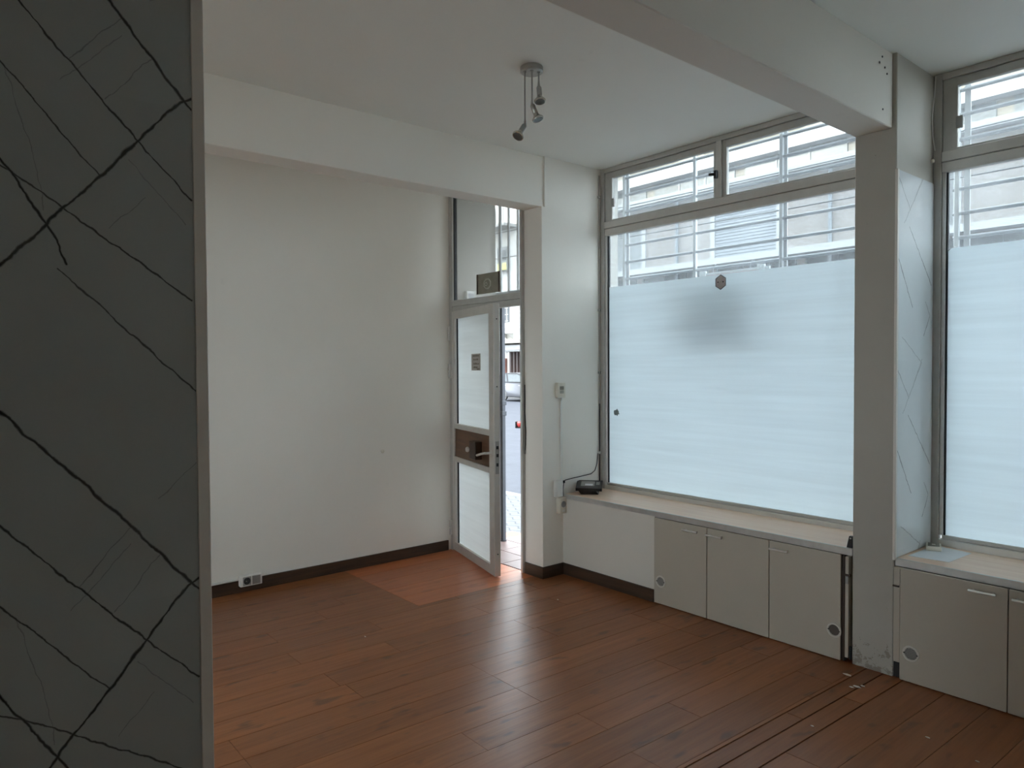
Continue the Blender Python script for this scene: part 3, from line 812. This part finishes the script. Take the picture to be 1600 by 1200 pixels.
# ------------------------------------------------------------------ ceiling spot lamp
LC = Vector((-2.830, 2.510, ZC))
lp = thing('ceiling_spot_lamp', LC, 'satin nickel ceiling lamp with three hanging spot bulbs', 'lamp')
MB().lathe(LC, (0, 0, -1), [(0, .0), (.058, .0), (.060, .004), (.060, .026), (.054, .031), (0, .031)], 28).build('canopy', 'nickel', lp, True)
R3 = Vector((_rt.x, _rt.y, 0)); F3 = Vector((_fw.x, _fw.y, 0)).normalized()
for off, dep, ln, axis in ((-.037, -.020, .275, -R3 * .42 - Zv * .80 - F3 * .42), (.000, -.034, .175, R3 * .34 - Zv * .93 - F3 * .16), (.036, -.016, .075, R3 * .06 - Zv * .97 - F3 * .24)):
    top = LC + R3 * off + F3 * dep + Vector((0, 0, -.030))
    bot = top + Vector((0, 0, -ln))
    arm = MB().cyl(top, bot, .0042, 10).cyl(top, top + Vector((0, 0, -.008)), .008, 10).cyl(bot + Vector((0, 0, .028)), bot + Vector((0, 0, -.006)), .0045, 10, .0075).build('stem', 'nickel', lp, True)
    axis = axis.normalized()
    o = bot + axis * .004
    hd = MB().lathe(o, axis, [(0, -.004), (.009, -.002), (.0135, .006), (.0135, .050), (.012, .052), (0, .052)], 18).build('lamp_holder', 'nickel', lp, True)
    bu = MB().lathe(o, axis, [(.011, .050), (.014, .056), (.017, .064), (.024, .074), (.0295, .079), (.0310, .083), (.0295, .088), (.026, .089)], 22).build('bulb', 'bulb', hd, True)
    MB().lathe(o, axis, [(.0262, .0885), (.015, .087), (0, .0865)], 18).build('bulb_face', 'bulb_face', bu, True)

# ------------------------------------------------------------------ flakes on the floor
random.seed(5)
for (x, y, s) in ((-1.600, 3.560, .016), (-1.585, 3.590, .012), (-1.612, 3.535, .011), (-1.69, 3.66, .020), (-3.79, 2.02, .008), (-1.18, 3.30, .010), (-3.53, 3.35, .008), (-1.55, 3.02, .007), (-.98, 3.25, .008)):
    a = random.random() * 6
    pts = [(x + s * (.6 + .5 * random.random()) * math.cos(a + i * 1.26) * 1.3, y + s * .6 * (.6 + .5 * random.random()) * math.sin(a + i * 1.26), .0003) for i in range(5)]
    tag(MB().prism(pts, (0, 0, .0022)).build('paint_flake', 'plaster_chip'), 'white paint flake on the floor at the foot of the column' if x < -1.58 and y > 3.5 and x > -2 else 'tiny white paint flake out on the open floor boards', 'paint flake', 'paint flakes by the column' if x < -1.58 and y > 3.5 and x > -2 else 'paint flakes on the open floor')

# ------------------------------------------------------------------ outside: entrance step, grilles, gate, sign
ef = struct(B(XW, XB, YD + .052, 4.43, -.16, -.0105).build('floor_entrance', 'grout'), 'entrance step outside the door laid with terracotta tiles', 'floor')
nx, ny = 3, 3
tw, td = (XB - XW) / nx, (4.43 - YD - .052) / ny
for i in range(nx):
    for j in range(ny):
        B(XW + i * tw + .003, XW + (i + 1) * tw - .003, YD + .052 + j * td + .003, YD + .052 + (j + 1) * td - .003, -.0105, 0, .002).build('tile', 'tile', ef)

def grille(name, label, x0, x1, posts, flats, yg, group=None):
    g = thing(name, ((x0 + x1) / 2, yg, .45), label, 'security grille', group)
    for x in posts:
        B(x - .012, x + .012, yg - .012, yg + .012, .45, 3.30, .002).build('post', 'iron_white', g)
    for x in flats:
        B(x, x + .030, yg + .014, yg + .022, .45, 3.30).build('flat_bar', 'iron_white', g)
    z = 3.14
    while z > .5:
        MB().cyl((x0, yg, z), (x1, yg, z), .011, 8).build('bar', 'iron_grey', g, True)
        z -= .1375
    for z in (.6, 2.22, 3.18):
        for x in (x0, x1): B(x - .004, x + .010, YO + .001 if yg > YO else yg, yg, z - .012, z + .012).build('bracket', 'iron_white', g)
    return g
grille('window_grille', 'painted iron bars outside the window next to the door', -3.935, -1.75, (-3.930, -3.238, -2.543, -1.86), (-3.925, -2.54), 4.50)
grille('window_grille', 'painted iron bars outside the second window past the column', -1.52, .55, (-1.500, -.80, -.10, .53), (-1.470, -.09), 4.545)

sg = thing('hanging_sign', (-2.88, 4.46, 1.86), 'white board with a faded red line hung on the bars outside the first window', 'sign')
B(-3.155, -2.600, 4.450, 4.465, 1.850, 2.275, .002).build('board', 'sign_white', sg)
B(-3.120, -2.680, 4.447, 4.450, 2.240, 2.258).build('red_line', 'sign_red', sg)
for x in (-3.135, -2.665): B(x - .028, x + .028, 4.444, 4.468, 2.19, 2.292, .003).build('clamp', 'sign_white', sg)
for x in (-3.05, -2.75): MB().tube([(x, 4.457, 2.270), (x, 4.460, 2.31), (x + .004, 4.478, 2.335), (x + .008, 4.496, 2.330)], .003, 6).build('hook', 'iron_grey', sg, True)

tg = thing('transom_grille', (-4.65, 4.115, 2.27), 'white iron bars outside the light above the door', 'security grille')
for x in (-5.085, -4.962, -4.834, -4.706, -4.578, -4.450, -4.322, -4.194):
    B(x - (.017 if x < -5 else .011), x + (.017 if x < -5 else .011), 4.107, 4.123, 2.26, 3.30, .002).build('bar', 'iron_white', tg)
B(XW, XB, 4.100, 4.130, 2.235, 2.280, .003).build('bottom_rail', 'iron_white', tg)
gt = thing('security_gate', (-5.10, 4.13, 0), 'grey iron gate folded open outside the door', 'gate')
B(-5.082, -5.044, 4.098, 4.136, .006, 2.225, .003).build('post', 'gate_iron', gt)
MB().cyl((-5.063, 4.117, .0), (-5.063, 4.117, .012), .030, 12).build('foot', 'gate_iron', gt, True)
for z in (.194, .366, .814, 1.096, 1.249, 2.102):
    MB().cyl((-5.06, 4.128, z), (-5.60, 4.175, z), .008, 8).build('rung', 'iron_white', gt, True)
for i in range(5):
    x = -5.16 - i * .11
    MB().cyl((x, 4.125 + (-5.06 - x) * .087 + .004, .03), (x, 4.125 + (-5.06 - x) * .087 + .004, 2.20), .008, 8).build('bar', 'iron_white', gt, True)
for z in (1.173, 1.27): B(-5.09, -5.036, 4.090, 4.144, z - .02, z + .02, .003).build('lock_collar', 'gate_iron', gt)
bx = thing('meter_box', (XW + .02, 3.80, 2.18), 'small grey box on the outside wall seen through the light above the door', 'box')
B(XW + .0005, XW + .045, 3.74, 3.83, 2.14, 2.27, .004).build('case', 'alu_light', bx); B(XW + .045, XW + .048, 3.755, 3.815, 2.16, 2.25, .001).build('cover', 'iron_white', bx)

# ------------------------------------------------------------------ the street
ZR, ZP = -.16, -.045
struct(B(-60, 40, YO - .02, 5.86, -.30, ZP).build('pavement', 'pavement'), 'pale wavy patterned pavement outside the door', 'pavement')
struct(B(-60, 40, 5.86, 6.02, -.30, ZP - .01, .01).build('kerb', 'kerb'), 'granite kerb along the near side of the street', 'kerb')
struct(B(-60, 40, 6.02, 24.9, -.35, ZR).build('street', 'asphalt'), 'wide pale asphalt street seen through the door gap', 'street')
struct(B(-60, 40, 24.9, 27.0, -.35, ZP).build('far_pavement', 'kerb'), 'pavement along the far side of the street', 'pavement')
# rest of our building shading the street, plus a rear wing added against sun
struct(MB().box(-62, 20, YB - .2, 4.10, ZC + .201, 21.5).box(-5.33, 20, 4.10, YO, ZC + .201, 21.5).box(-62, -5.4, -12, YB - .201, 3.4, 21.5).build('upper_floors', 'ext_wall'), 'upper floors of the building above the shop with an added sun-blocking rear wing', 'building')
struct(B(-62, XW - .201, -12, 4.10, -.2, ZC + .19).build('neighbour_wall', 'ext_wall'), 'plaster front of the neighbouring shop beside the door', 'building')
struct(MB().box(XR + .201, 20, YB - .2, YO, -.2, ZC + .19).build('next_bay_wall', 'ext_wall'), 'plaster front beyond the second window', 'building')

struct(B(-5.39, 20, -14, YB - .201, -.3, -.06).build('yard', 'kerb'), 'unseen paved yard added outside the back window', 'yard')  # unseen ground added for the back window to open onto
FY = 27.0
ob = thing('opposite_building', (-10, FY + 5, 0), 'grey apartment building with white ledges across the street', 'building')
B(-26.8, 12, FY, FY + 12, -.2, 9.2).build('wall', 'facade', ob)
B(-26.8, 12, FY + .02, FY + 12, 9.2, 17.5).build('upper_wall', 'facade_top', ob)
B(-26.8, 12, FY - .55, FY, 5.96, 6.22).build('ledge', 'ledge', ob)
B(-26.8, 12, FY - .45, FY, 9.22, 9.48).build('ledge', 'ledge', ob)
B(-26.8, 12, FY - .50, FY, 10.15, 10.62).build('ledge', 'ledge', ob)
for x0 in (-26.5, -22.4, -18.3, -14.2, -10.1, -6.0, -1.9, 2.2, 6.3):
    sf = B(x0, x0 + 3.7, FY - .02, FY + .02, .5, 5.86).build('shop_window', 'dark_glass', ob)
    for t in (0, 1.23, 2.46, 3.62): B(x0 + t, x0 + t + .08, FY - .06, FY - .02, .5, 5.86).build('mullion', 'dark_glass', sf)
for x0 in (-26.5, -21.7, -16.9, -12.1, -7.3, -2.5, 2.3, 7.1):
    g = B(x0, x0 + 4.3, FY - .03, FY + .02, 9.52, 10.12).build('balcony_window', 'grey_glass', ob)
    for t in (1.4, 2.8): B(x0 + t, x0 + t + .07, FY - .06, FY - .03, 9.52, 10.12).build('mullion', 'ledge', g)
# first floor windows, one with a closed roller shutter
for (x0, x1, z0, z1, mode) in ((-18.36, -15.45, 6.26, 8.2, 's'), (-24.6, -22.45, 6.26, 8.15, 'w'), (-10.9, -9.0, 6.26, 8.9, 'w'), (-3.5, -.8, 6.26, 8.2, 's'), (3, 5.5, 6.26, 8.2, 'w')):
    f = MB().box(x0 - .22, x0, FY - .08, FY + .02, z0 - .03, z1 + .1).box(x1, x1 + .22, FY - .08, FY + .02, z0 - .03, z1 + .1).box(x0, x1, FY - .08, FY + .02, z1, z1 + .1).build('window_surround', 'ledge', ob)
    if mode == 's':
        m = MB(); z = z0
        while z < z1 - .05:
            m.prism([(x0, FY - .05, z), (x0, FY - .015, z), (x0, FY - .01, z + .125), (x0, FY - .028, z + .125)], (x1 - x0, 0, 0)); z += .13
        s = m.build('shutter_slats', 'slat', f); s['kind'] = 'stuff'
    else:
        p = B(x0, x1, FY - .03, FY, z0, z1).build('window_pane', 'grey_glass', f)
for x in (-20.35, -13.2): MB().cyl((x, FY - .12, 0), (x, FY - .12, 9.2), .075, 10).build('drain_pipe', 'slat', ob, True)
for i in range(6):
    x0 = -25 + i * 6.0
    f = B(x0, x0 + 4.6, FY - .03, FY + .05, 11.0, 13.2).build('upper_window', 'ledge', ob)
    m = MB()
    for k in range(9): m.box(x0 + .05, x0 + 4.55, FY - .06, FY - .03, 11.1 + k * .23, 11.1 + k * .23 + .17)
    s = m.build('blind_slats', 'cream', f); s['kind'] = 'stuff'

wb = thing('white_building', (-36, FY + 5, 0), 'white building with a grey awning across the street seen through the door', 'building')
B(-60, -26.82, FY + .1, FY + 12, -.2, 15.5).build('wall', 'facade_white', wb)
B(-60, -26.82, FY - .25, FY + .1, 2.98, 3.18).build('canopy', 'cream', wb)
for x0, x1 in ((-40.0, -36.8), (-33.0 + .5, -29.2)):
    d = B(x0, x1, FY, FY + .12, -.04, 2.46).build('shop_shutter', 'shutter_brown', wb)
    for k in range(int((x1 - x0) / .3)): B(x0 + k * .3 + .02, x0 + k * .3 + .20, FY - .05, FY, 0, 2.45).build('shutter_rib', 'shutter_brown', d)
    a = MB().prism([(x0 - .5, FY + .1, 2.98), (x0 - .5, FY - .9, 2.56), (x0 - .5, FY - .9, 2.50), (x0 - .5, FY + .1, 2.50)], (x1 - x0 + 1, 0, 0)).build('awning', 'awning', wb)
    B(x0 - .5, x1 + .5, FY - .96, FY - .9, 2.47, 2.53).build('awning_bar', 'ledge', a)
    B(x0 - .18, x0 - .02, FY - .02, FY + .1, -.04, 2.46).build('door_post', 'alu_light', wb)
for x0 in (-33.35, -29.0, -41.0): 
    B(x0, x0 + .48, FY - .06, FY + .1, -.04, 2.10, .01).build('pilaster', 'pink', wb)
for (x0, z0, w_, h_) in ((-33.9, 4.25, 1.28, 1.3), (-30.4, 4.2, 1.2, 1.5), (-36.5, 4.3, 1.3, 1.5)):
    p = B(x0, x0 + w_, FY + .06, FY + .12, z0, z0 + h_).build('window', 'grey_glass', wb)
    for k in range(6): B(x0 + k * w_ / 5.6, x0 + k * w_ / 5.6 + .03, FY - .04, FY - .01, z0, z0 + h_).build('window_bar', 'alu_dark', p)
    for k in range(4): B(x0, x0 + w_, FY - .04, FY - .01, z0 + .05 + k * h_ / 3.4, z0 + .08 + k * h_ / 3.4).build('window_bar', 'alu_dark', p)
bal = MB().box(-36, -31.9, FY - .9, FY + .1, 9.75, 9.92).build('balcony', 'ledge', wb)
for k in range(12): B(-35.95 + k * .36, -35.92 + k * .36, FY - .88, FY - .85, 9.92, 10.8).build('baluster', 'slat', bal)
sgn = B(-33.5, -32.6, FY - .12, FY + .08, 7.3, 8.7).build('shop_sign', 'ledge', wb)
B(-33.45, -32.65, FY - .14, FY - .12, 7.35, 7.75).build('sign_band', 'yellow', sgn); B(-33.45, -32.65, FY - .14, FY - .12, 7.9, 8.5).build('sign_picture', 'grey_glass', sgn)
ac = thing('air_conditioner', (-32.62, FY - .2, 3.52), 'white outdoor air conditioner unit high on the white building', 'air conditioner')
B(-33.02, -32.22, FY - .34, FY - .04, 3.56, 4.14, .02).build('case', 'ac_white', ac)
MB().lathe((-32.74, FY - .34, 3.86), (0, -1, 0), [(0, .012), (.05, .014), (.22, .010), (.235, .018), (.25, 0)], 20).build('fan_guard', 'alu_light', ac, True)
for x in (-32.9, -32.35): MB().prism([(x, FY + .1, 3.56), (x, FY - .34, 3.56), (x, FY - .34, 3.53), (x, FY + .1, 3.25)], (.04, 0, 0)).build('bracket', 'grey_plastic', ac)

# parked car -------------------------------------------------------------
car = thing('parked_car', (-27.2, 23.95, ZR), 'silver grey hatchback parked on the far side of the street', 'car')
CX, CY = -29.25, 23.1                      # rear bumper end, near side
def cpt(x, y, z): return (CX + x, CY + y, ZR + z)
prof = [(0.02, .42), (0, .62), (.06, .85), (.12, .96), (.75, .98), (2.9, .95), (3.05, .93), (3.75, .82), (4.1, .66), (4.18, .45), (4.12, .28), (3.6, .22), (.6, .22), (.1, .28)]
def loft(mb, prof, ys, scale):
    rings = []
    for y, s in zip(ys, scale):
        cxm = sum(p[0] for p in prof) / len(prof); czm = sum(p[1] for p in prof) / len(prof)
        rings.append([mb.bm.verts.new(Vector(cpt(cxm + (p[0] - cxm) * s[0], y, czm + (p[1] - czm) * s[1]))) for p in prof])
    n = len(prof)
    mb.bm.faces.new(rings[0]); mb.bm.faces.new(rings[-1][::-1])
    for a, b in zip(rings[:-1], rings[1:]):
        for k in range(n): mb.bm.faces.new((a[k], a[(k + 1) % n], b[(k + 1) % n], b[k]))
    return mb
loft(MB(), prof, (.0, .06, .20, .85, 1.50, 1.64, 1.70), ((.93, .90), (.975, .97), (1, 1), (1.01, 1.0), (1, 1), (.975, .97), (.93, .90))).build('body', 'car_paint', car, True)
cabin = [(.14, .95), (.42, 1.34), (.62, 1.43), (1.3, 1.47), (1.95, 1.45), (2.25, 1.38), (3.0, .94)]
loft(MB(), cabin, (.08, .16, .85, 1.54, 1.62), ((.93, .92), (.97, .97), (1, 1), (.97, .97), (.93, .92))).build('cabin', 'car_paint', car, True)
for pts in ([(.42, 1.00), (.60, 1.32), (1.05, 1.38), (1.12, 1.00)], [(1.24, 1.00), (1.18, 1.38), (1.92, 1.37), (2.14, 1.30), (2.58, 1.00)]):
    for y, dy in ((.068, .03), (1.602, .03)): MB().prism([cpt(x, y, z) for x, z in pts], (0, dy, 0)).build('side_window', 'car_glass', car)
MB().prism([cpt(2.33, .20, 1.36), cpt(2.98, .16, .975), cpt(2.98, 1.54, .975), cpt(2.33, 1.50, 1.36)], (.03, 0, .02)).build('windscreen', 'car_glass', car)
MB().prism([cpt(.40, .20, 1.33), cpt(.13, .16, .99), cpt(.13, 1.54, .99), cpt(.40, 1.50, 1.33)], (-.03, 0, .015)).build('rear_window', 'car_glass', car)
for x in (.78, 3.28):
    for y in (-.005, 1.505):
        w = MB().lathe(cpt(x, y, .31), (0, 1, 0), [(.17, .01), (.27, .0), (.31, .03), (.31, .17), (.27, .20), (.17, .19)], 22).build('tyre', 'tyre', car, True)
        MB().lathe(cpt(x, y, .31), (0, 1, 0), [(0, .02), (.06, .012), (.16, .03), (.175, .012), (.175, .18), (0, .17)], 16).build('wheel', 'alu_light', w, True)
    MB().lathe(cpt(x, -.012, .31), (0, 1, 0), [(.33, .0), (.36, .0), (.36, .05), (.33, .05), (.33, .0)], 22).build('wheel_arch', 'grey_plastic', car, True)
B(CX + .9, CX + 3.0, CY + .03, CY + .055, ZR + .62, ZR + .66, .005).build('side_trim', 'grey_plastic', car)
for x in (1.15, 2.2): B(CX + x - .11, CX + x + .02, CY - .005, CY + .03, ZR + .80, ZR + .825, .004).build('door_handle', 'alu_light', car)
for y in (.10, 1.40): B(CX - .01, CX + .10, CY + y, CY + y + .2, ZR + .72, ZR + .92, .01).build('tail_lamp', 'red', car)
rb = thing('fallen_cone', (-15.5, 13.3, ZR), 'small red and black cone lying on the street', 'cone')
MB().lathe((-15.60, 13.27, ZR + .10), (.8, .35, .20), [(0, .0), (.085, .0), (.08, .02), (.025, .24), (0, .25)], 12).build('cone', 'red', rb, True)
B(-15.64, -15.605, 13.17, 13.37, ZR + .001, ZR + .19, .01).build('base', 'black_plastic', rb)

for i, (y, zs) in enumerate(((19.0, (6.9, 6.1, 6.4)), (21.5, (8.6, 7.9, 8.3)))):
    pts = []
    for k in range(25):
        t = k / 24; x = -48 + t * 70
        pts.append((x, y + .3 * math.sin(t * 3), zs[0] * (1 - t) + zs[2] * t - 4 * (zs[0] / 2 + zs[2] / 2 - zs[1]) * t * (1 - t)))
    tag(MB().tube(pts, .022, 5).build('overhead_cable', 'black', None, True), ('lower' if i == 0 else 'upper') + ' black cable strung along the street in front of the white building', 'cable')

for o in list(bpy.data.objects):
    if '_w' in o.keys(): del o['_w']
